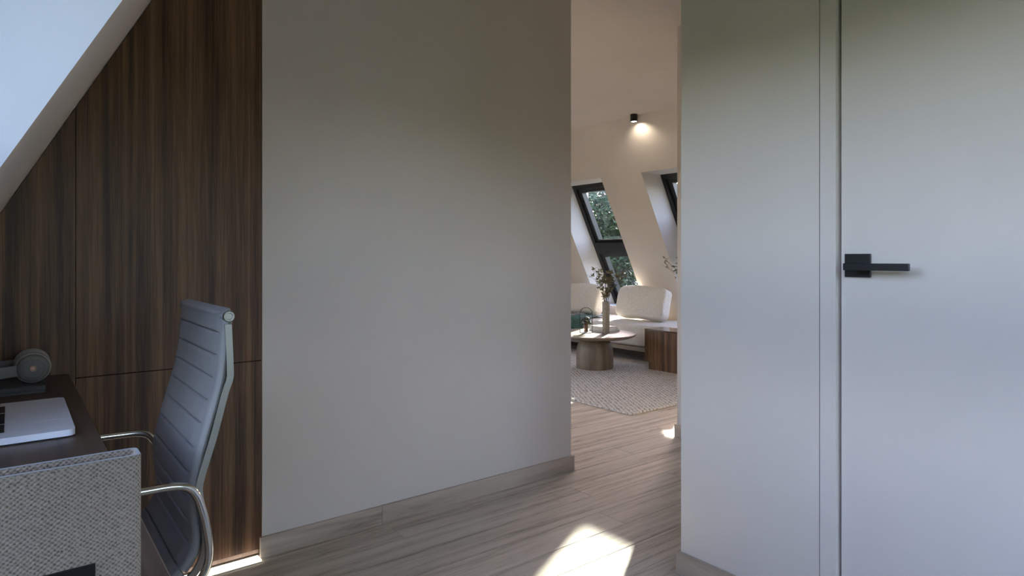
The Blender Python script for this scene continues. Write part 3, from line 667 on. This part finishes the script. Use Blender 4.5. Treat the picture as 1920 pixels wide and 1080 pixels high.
# low cabinet under the window
lc = thing('low_cabinet', (5.1, 3.7, RZ), 'low walnut cabinet with glossy top beside the sofa', 'cabinet')
M_GLOSSTOP = wood('walnut_lacquered_top', [(0.28, (0.055, 0.036, 0.026)), (0.5, (0.095, 0.062, 0.044)), (0.75, (0.15, 0.10, 0.07))], (26, 1.1, 26), 0.12, 'Position', bstr=0.0, spec=0.8)  # gloss mirrors the bright room; direct sun does not reach this top
box('cabinet_body', (4.915, 5.19, 3.30, 4.135, 0.085, 0.389), M_WALNUT, lc, 0.002, 1)
box('cabinet_top', (4.915, 5.19, 3.30, 4.135, 0.3895, 0.405), M_GLOSSTOP, lc, 0.001, 1)
box('plinth', (4.918, 5.16, 3.32, 4.085, RZ, 0.0845), M_WALNUT, lc)

# sofa: two upholstered modules on a timber base, loose back cushions
sf = thing('sofa', (5.6, 5.4, 0), 'cream boucle modular sofa on a timber base along the roof slope', 'sofa')
box('base_frame', (5.205, 5.95, 3.95, 6.9, 0.115, 0.160), M_ASHX, sf, 0.004, 1)
for xx in (5.52, 5.85):
    for yy in (4.05, 5.4, 6.8):
        box('leg', (xx - 0.03, xx + 0.03, yy - 0.03, yy + 0.03, 0.0, 0.1148), M_ASH, sf)
for (a, b_) in ((3.95, 5.165), (5.17, 6.9)):
    box('seat_module', (5.215, 5.98, a, b_, 0.1605, 0.392), M_BOUCLE, sf, 0.045, 5)
def cushion(y0, y1, label, seed):
    hx, hy, hz = 0.085, (y1 - y0) / 2, 0.185
    g = pillowg(0, 0, 0, hx, hy, hz, 7.0, 18)
    rn = random.Random(seed); V = []
    for v in g[0]:
        k = 1 + 0.18 * (1 - min(1, (v.z / hz) ** 2)) * (1 - min(1, (v.y / hy) ** 2))
        V.append(Vector((v.x * k, v.y + 0.02 * math.sin(v.z * 7 + seed), v.z + 0.006 * math.sin(v.y * 11 + seed))))
    Mx = Matrix.Translation((5.675, (y0 + y1) / 2, 0.571)) @ Matrix.Rotation(math.radians(19), 4, 'Y')
    o = obj('back_cushion', *xform((V, g[1]), Mx), M_BOUCLE, None, True)
    lo = min((o.matrix_basis @ v.co).z for v in o.data.vertices)
    o.location.z += 0.3925 - lo
    tag(o, label, 'cushion', 'sofa back cushions')
cushion(4.44, 5.13, 'plump cream boucle back cushion standing on the sofa beside the low cabinet', 1)
cushion(5.43, 6.12, 'cream boucle back cushion on the sofa behind the green throw', 2)

# green throw lying over the seat and hanging down its front
V, Fc = [], []
pr = [(5.60, 0.397), (5.50, 0.398), (5.40, 0.398), (5.30, 0.398), (5.255, 0.396), (5.225, 0.382), (5.209, 0.355), (5.205, 0.31), (5.205, 0.26), (5.206, 0.205)]
nu = 24
for i, (x, z) in enumerate(pr):
    for j in range(nu + 1):
        u = j / nu; y = 5.26 + u * 0.40 + 0.02 * math.sin(i * 0.8 + 1) - (0.05 if i > 5 else 0) * (u - 0.5)
        f = 0.008 * (0.5 + 0.5 * math.sin(u * 38 + 0.5 * math.sin(i))) + 0.004 * (0.5 + 0.5 * math.sin(u * 91 + i))
        if i <= 4: V.append((x, y, z + f + (0.012 * max(0, math.sin(u * 9 + i)) if i < 4 else 0)))
        elif i == 5: V.append((x - f * 0.7, y, z + f * 0.7))
        else: V.append((x - f, y, z + 0.008 * math.sin(u * 38)))
k = nu + 1
for i in range(len(pr) - 1):
    for j in range(nu): Fc.append((i * k + j, i * k + j + 1, (i + 1) * k + j + 1, (i + 1) * k + j))
nv = len(V)
inn = [(p[0] + (0.0025 if q // k > 5 else 0), p[1], p[2] - (0.0025 if q // k <= 5 else 0)) for q, p in enumerate(V)]
Fc = Fc + [tuple(i + nv for i in f[::-1]) for f in Fc]
edge = [j for j in range(k)] + [i * k + nu for i in range(1, len(pr))] + [(len(pr) - 1) * k + j for j in range(nu - 1, -1, -1)] + [i * k for i in range(len(pr) - 2, 0, -1)]
for a, b_ in zip(edge, edge[1:] + edge[:1]): Fc.append((a, b_, b_ + nv, a + nv))
tag(obj('throw_blanket', V + inn, Fc, M_THROW, None, True), 'dark green knitted throw draped over the sofa seat', 'blanket')

# coffee table
TC = (4.56, 4.47); TZ = 0.357
tb_ = thing('coffee_table', (TC[0], TC[1], RZ), 'round smoked oak coffee table with arched drum base on the rug', 'table')
obj('table_top', *latheg([(0.02, TZ - 0.038), (0.355, TZ - 0.038), (0.398, TZ - 0.018), (0.405, TZ - 0.008), (0.403, TZ), (0.02, TZ)], (*TC, 0), 64), M_ASHX, tb_, True, auto=30)
obj('drum_base', *latheg([(0.02, RZ), (0.180, RZ), (0.183, 0.03), (0.183, 0.16), (0.178, 0.21), (0.163, 0.255), (0.140, 0.290), (0.112, TZ - 0.0385), (0.02, TZ - 0.0385)], (*TC, 0), 48), M_ASH, tb_, True, auto=30)
# books
def book(x0, x1, y0, y1, z0, h, label):
    t = thing('book', ((x0 + x1) / 2, (y0 + y1) / 2, z0), label, 'book', 'books stacked on the coffee table')
    g = join(boxg(x0, x1, y0, y1, z0, z0 + 0.002), boxg(x0, x1, y0, y1, z0 + h - 0.002, z0 + h), boxg(x1 - 0.002, x1, y0, y1, z0 + 0.002, z0 + h - 0.002))
    obj('cover', *g, M_BOOK, t)
    box('pages', (x0 + 0.003, x1 - 0.0025, y0 + 0.003, y1 - 0.003, z0 + 0.0022, z0 + h - 0.0022), M_PAGE, t)
bz = TZ
for i, (h, d, nm) in enumerate(((0.020, 0.0, 'bottom'), (0.016, 0.008, 'middle'), (0.016, 0.016, 'top'))):
    book(4.66 + d, 4.85 - d, 4.40 + d, 4.65 - d * 0.6, bz, h, 'white book, %s of the stack beside the vase on the coffee table' % nm); bz += h
# lantern lamp
LC = (4.515, 4.545)
lp = thing('table_lantern', (LC[0], LC[1], TZ), 'small table lamp with black arched handle and smoked glass dome on the coffee table', 'lamp')
hw = 0.062
hq = lambda a, z: (LC[0] - 0.786 * a, LC[1] + 0.618 * a, z)
hoop = [hq(hw, TZ), hq(hw, TZ + 0.188)] + [hq(hw * math.cos(a), TZ + 0.188 + hw * math.sin(a)) for a in [math.pi * i / 14 for i in range(1, 14)]] + [hq(-hw, TZ + 0.188), hq(-hw, TZ)]
obj('arched_handle', *tubeg(hoop, 0.0032, 8, up=(0.618, 0.786, 0)), M_BLACK, lp, True)
obj('base_disc', *latheg([(0.004, TZ), (0.056, TZ), (0.056, TZ + 0.007), (0.004, TZ + 0.007)], (*LC, 0), 32), M_CARD, lp)
stem = obj('lamp_stem', *latheg([(0.004, TZ + 0.0072), (0.021, TZ + 0.0072), (0.022, TZ + 0.012), (0.0185, TZ + 0.02), (0.0175, TZ + 0.075), (0.021, TZ + 0.085), (0.021, TZ + 0.10), (0.012, TZ + 0.118), (0.004, TZ + 0.122)], (*LC, 0), 28), M_BRONZE, lp, True, auto=40)
dome = [(0.054 * math.cos(a), TZ + 0.083 + 0.078 * math.sin(a)) for a in [math.pi / 2 * i / 12 for i in range(12)]]
V, Fc = latheg(dome + [(0.004, TZ + 0.161)], (*LC, 0), 32); Fc = [f for f in Fc if len(f) == 4] + [Fc[-1]]
obj('glass_dome', V, Fc, M_SMOKE, lp, True)
# vase with dry branches
def sprig(name, base, z0, n_st, spread, h, lean, seed, label, leafsize=0.022, nleaf=26):
    rn = random.Random(seed); t = thing(name, (base[0], base[1], z0), label, 'branches')
    LV, LF = [], []
    for s in range(n_st):
        az = rn.uniform(0, 2 * math.pi); hh = h * rn.uniform(0.65, 1.0); sp = spread * rn.uniform(0.35, 1.0)
        d = Vector((math.cos(az) * sp + lean[0], math.sin(az) * sp + lean[1], hh))
        p0 = Vector((base[0] + 0.01 * math.cos(az), base[1] + 0.01 * math.sin(az), z0)); zt = 0.04
        P = [p0, p0 + Vector((0, 0, zt + 0.02)), p0 + Vector((d.x * 0.18, d.y * 0.18, zt + hh * 0.42)), p0 + Vector((d.x * 0.55, d.y * 0.55, zt + hh * 0.75)), p0 + d]
        pp = smooth_path(P, 5); m_ = len(pp)
        st = obj('stem', *tubeg(pp, 0.0022, 6, up=(0.3, 1, 0.2), scale=[1.2 - 0.8 * i / m_ for i in range(m_)]), M_TWIG, t, True)
        for b_ in range(4):
            i = rn.randint(int(m_ * 0.4), m_ - 3); q = pp[i]; tip = q + Vector((rn.uniform(-0.07, 0.07), rn.uniform(-0.07, 0.07), rn.uniform(0.01, 0.07)))
            obj('twig', *tubeg([q, q.lerp(tip, 0.5) + Vector((0, 0, 0.005)), tip], 0.0012, 5, up=(0.3, 1, 0.2)), M_TWIG, st)
            for _ in range(nleaf // 4):
                c = q.lerp(tip, rn.uniform(0.2, 1.05)); ax = Vector((rn.uniform(-1, 1), rn.uniform(-1, 1), rn.uniform(-0.4, 1))).normalized(); sd_ = ax.orthogonal().normalized()
                sd_ = Matrix.Rotation(rn.uniform(0, 6.28), 3, ax) @ sd_; l = leafsize * rn.uniform(0.6, 1.25); ww = l * 0.22; up_ = ax.cross(sd_) * l * 0.08
                k = len(LV); LV += [c, c + ax * l * 0.5 + sd_ * ww, c + ax * l, c + ax * l * 0.5 - sd_ * ww, c + ax * l * 0.5 + up_]
                LF += [(k, k + 1, k + 4), (k + 1, k + 2, k + 4), (k + 2, k + 3, k + 4), (k + 3, k, k + 4)]
    tag(obj('leaves', LV, LF, M_DRYLEAF, t), kind='stuff'); return t
VB = (4.635, 4.388); VT = TZ + 0.312
obj_v = obj('vase', *latheg([(0.004, TZ), (0.0345, TZ), (0.0362, TZ + 0.004), (0.0362, VT - 0.003), (0.0345, VT), (0.029, VT), (0.028, VT - 0.004), (0.028, TZ + 0.20), (0.004, TZ + 0.20)], (*VB, 0), 36), M_CERAMIC, None, True, auto=35)
tag(obj_v, 'tall speckled beige cylinder vase on the coffee table', 'vase')
sprig('dried_branches', VB, TZ + 0.2005, 13, 0.24, 0.45, (-0.02, 0.02), 5, 'dry olive coloured branches in the beige vase on the coffee table', 0.036, 36)
# dark vase standing on the cabinet, its rim just past the wall edge
DV = (5.02, 3.66)
obj_v = obj('dark_vase', *latheg([(0.004, 0.405), (0.06, 0.405), (0.085, 0.43), (0.098, 0.50), (0.092, 0.57), (0.062, 0.625), (0.05, 0.645), (0.056, 0.665), (0.048, 0.665), (0.042, 0.645), (0.05, 0.62), (0.004, 0.55)], (*DV, 0), 36), M_DARKV, None, True, auto=50)
tag(obj_v, 'dark rounded vase on the low walnut cabinet', 'vase')
sprig('olive_branches', DV, 0.5505, 9, 0.26, 0.55, (0.0, 0.05), 9, 'pale leafy branches in the dark vase on the low cabinet', 0.035, 34)

# ceiling spot
sp = thing('ceiling_spotlight', (4.872, 4.235, CEIL - 0.075), 'black cylindrical ceiling spotlight washing the slope above the windows', 'spotlight')
obj('spot_housing', *latheg([(0.004, CEIL), (0.036, CEIL), (0.036, CEIL - 0.072), (0.033, CEIL - 0.074), (0.030, CEIL - 0.068), (0.004, CEIL - 0.062)], (4.872, 4.235, 0), 32), M_BLACK, sp, True, auto=35)
obj('spot_lens', *latheg([(0.003, CEIL - 0.069), (0.027, CEIL - 0.069), (0.027, CEIL - 0.0705), (0.003, CEIL - 0.0705)], (4.872, 4.235, 0), 24), M_BULB, sp)
ld = bpy.data.lights.new('spot_beam', 'SPOT'); lo_ = bpy.data.objects.new('spot_beam', ld); COL.objects.link(lo_); lo_.parent = sp
lo_.location = (0.0, 0, -0.006); ld.energy = 2.6; ld.color = (1.0, 0.86, 0.68); ld.spot_size = math.radians(140); ld.spot_blend = 0.7; ld.shadow_soft_size = 0.02
lo_.rotation_euler = Vector((-0.55, 0, 1)).to_track_quat('Z', 'Y').to_euler()

# ------------------------------------------------------------------ outside: meadow and trees below the attic
tag(box('ground', (-60, 70, -60, 70, -6.2, -6.0), M_GROUND), 'green meadow below the attic', kind='structure')
def tree(x, y, zc, rx, rz, n_, seed, label, size=0.11):
    rn = random.Random(seed)
    t = thing('tree', (x, y, -6.0), label, 'tree', 'trees behind the roof windows')
    obj('trunk', *tubeg(smooth_path([(x, y, -6.0), (x + 0.1, y, -4.0), (x, y + 0.1, zc - rz * 0.5), (x, y, zc + rz * 0.3)], 4), 0.16, 10, up=(0, 1, 0.1)), M_BARK, t, True)
    lumps = [(Vector((rn.uniform(-.55, .55) * rx, rn.uniform(-.55, .55) * rx, rn.uniform(-.6, .62) * rz)), rn.uniform(0.45, 0.7)) for _ in range(22)]
    V, Fc = [], []
    for _ in range(n_):
        c, q = rn.choice(lumps)
        d = Vector((rn.gauss(0, 1), rn.gauss(0, 1), rn.gauss(0, 1))).normalized() * (q * rn.uniform(0.55, 1.0))
        p = Vector((x, y, zc)) + c + Vector((d.x * rx * 0.62, d.y * rx * 0.62, d.z * rz * 0.45))
        a = Vector((rn.uniform(-1, 1), rn.uniform(-1, 1), rn.uniform(-0.8, 0.3))).normalized(); s = (a.orthogonal().normalized() + Vector((rn.uniform(-1, 1), rn.uniform(-1, 1), rn.uniform(-1, 1))) * 0.4).normalized()
        l = size * rn.uniform(0.6, 1.3); k = len(V)
        V += [p, p + a * l * 0.5 + s * l * 0.3, p + a * l, p + a * l * 0.5 - s * l * 0.3]; Fc.append((k, k + 1, k + 2, k + 3))
    cr = obj('crown', V, Fc, M_LEAF, t); tag(cr, kind='stuff')
tree(13.0, 12.1, 1.45, 2.3, 2.4, 34000, 1, 'bushy green tree filling the roof window behind the sofa')
tree(17.2, 16.6, 1.3, 2.5, 2.8, 14000, 2, 'green tree further back at the left of the sofa window')
tree(18.6, 12.0, 0.6, 2.2, 2.3, 8000, 3, 'lower green tree outside between the two roof windows')
tree(10.0, 14.6, -1.7, 1.5, 1.9, 6000, 4, 'dark green tree low outside the sofa window')
tree(11.9, 8.4, -2.5, 1.7, 2.0, 6000, 5, 'low leafy tree beneath the window by the cabinet')

# closed, bumpy dark green ring added around the house to block horizon light
V, Fc = [], []; NS = 96; rn = random.Random(3)
prof_ = [(24.0, -6.0), (25.0, -3.0), (26.5, 0.0), (28.5, 3.0), (31.0, 5.5), (34.0, 7.0), (38.0, 5.0), (42.0, -6.0)]
for i in range(NS):
    a = 2 * math.pi * i / NS
    open_ = max(0.0, math.cos(a - math.radians(30))) ** 0.5          # lower towards the sunny side
    hmax = 0.78 - 0.14 * open_
    for r, z in prof_:
        zz = -6.0 + (z + 6.0) * hmax * (1 + rn.uniform(-0.08, 0.08)) if z > -6 else -6.0
        rr = r + rn.uniform(-0.6, 0.6); V.append((2.5 + rr * math.cos(a), 2.0 + rr * math.sin(a), zz))
k = len(prof_)
for i in range(NS):
    for j in range(k - 1): Fc.append((i * k + j, ((i + 1) % NS) * k + j, ((i + 1) % NS) * k + j + 1, i * k + j + 1))
tag(obj('horizon_blocker', V, Fc, M_LEAF, None, True), 'dark green ring added around the house to block horizon light', kind='structure')
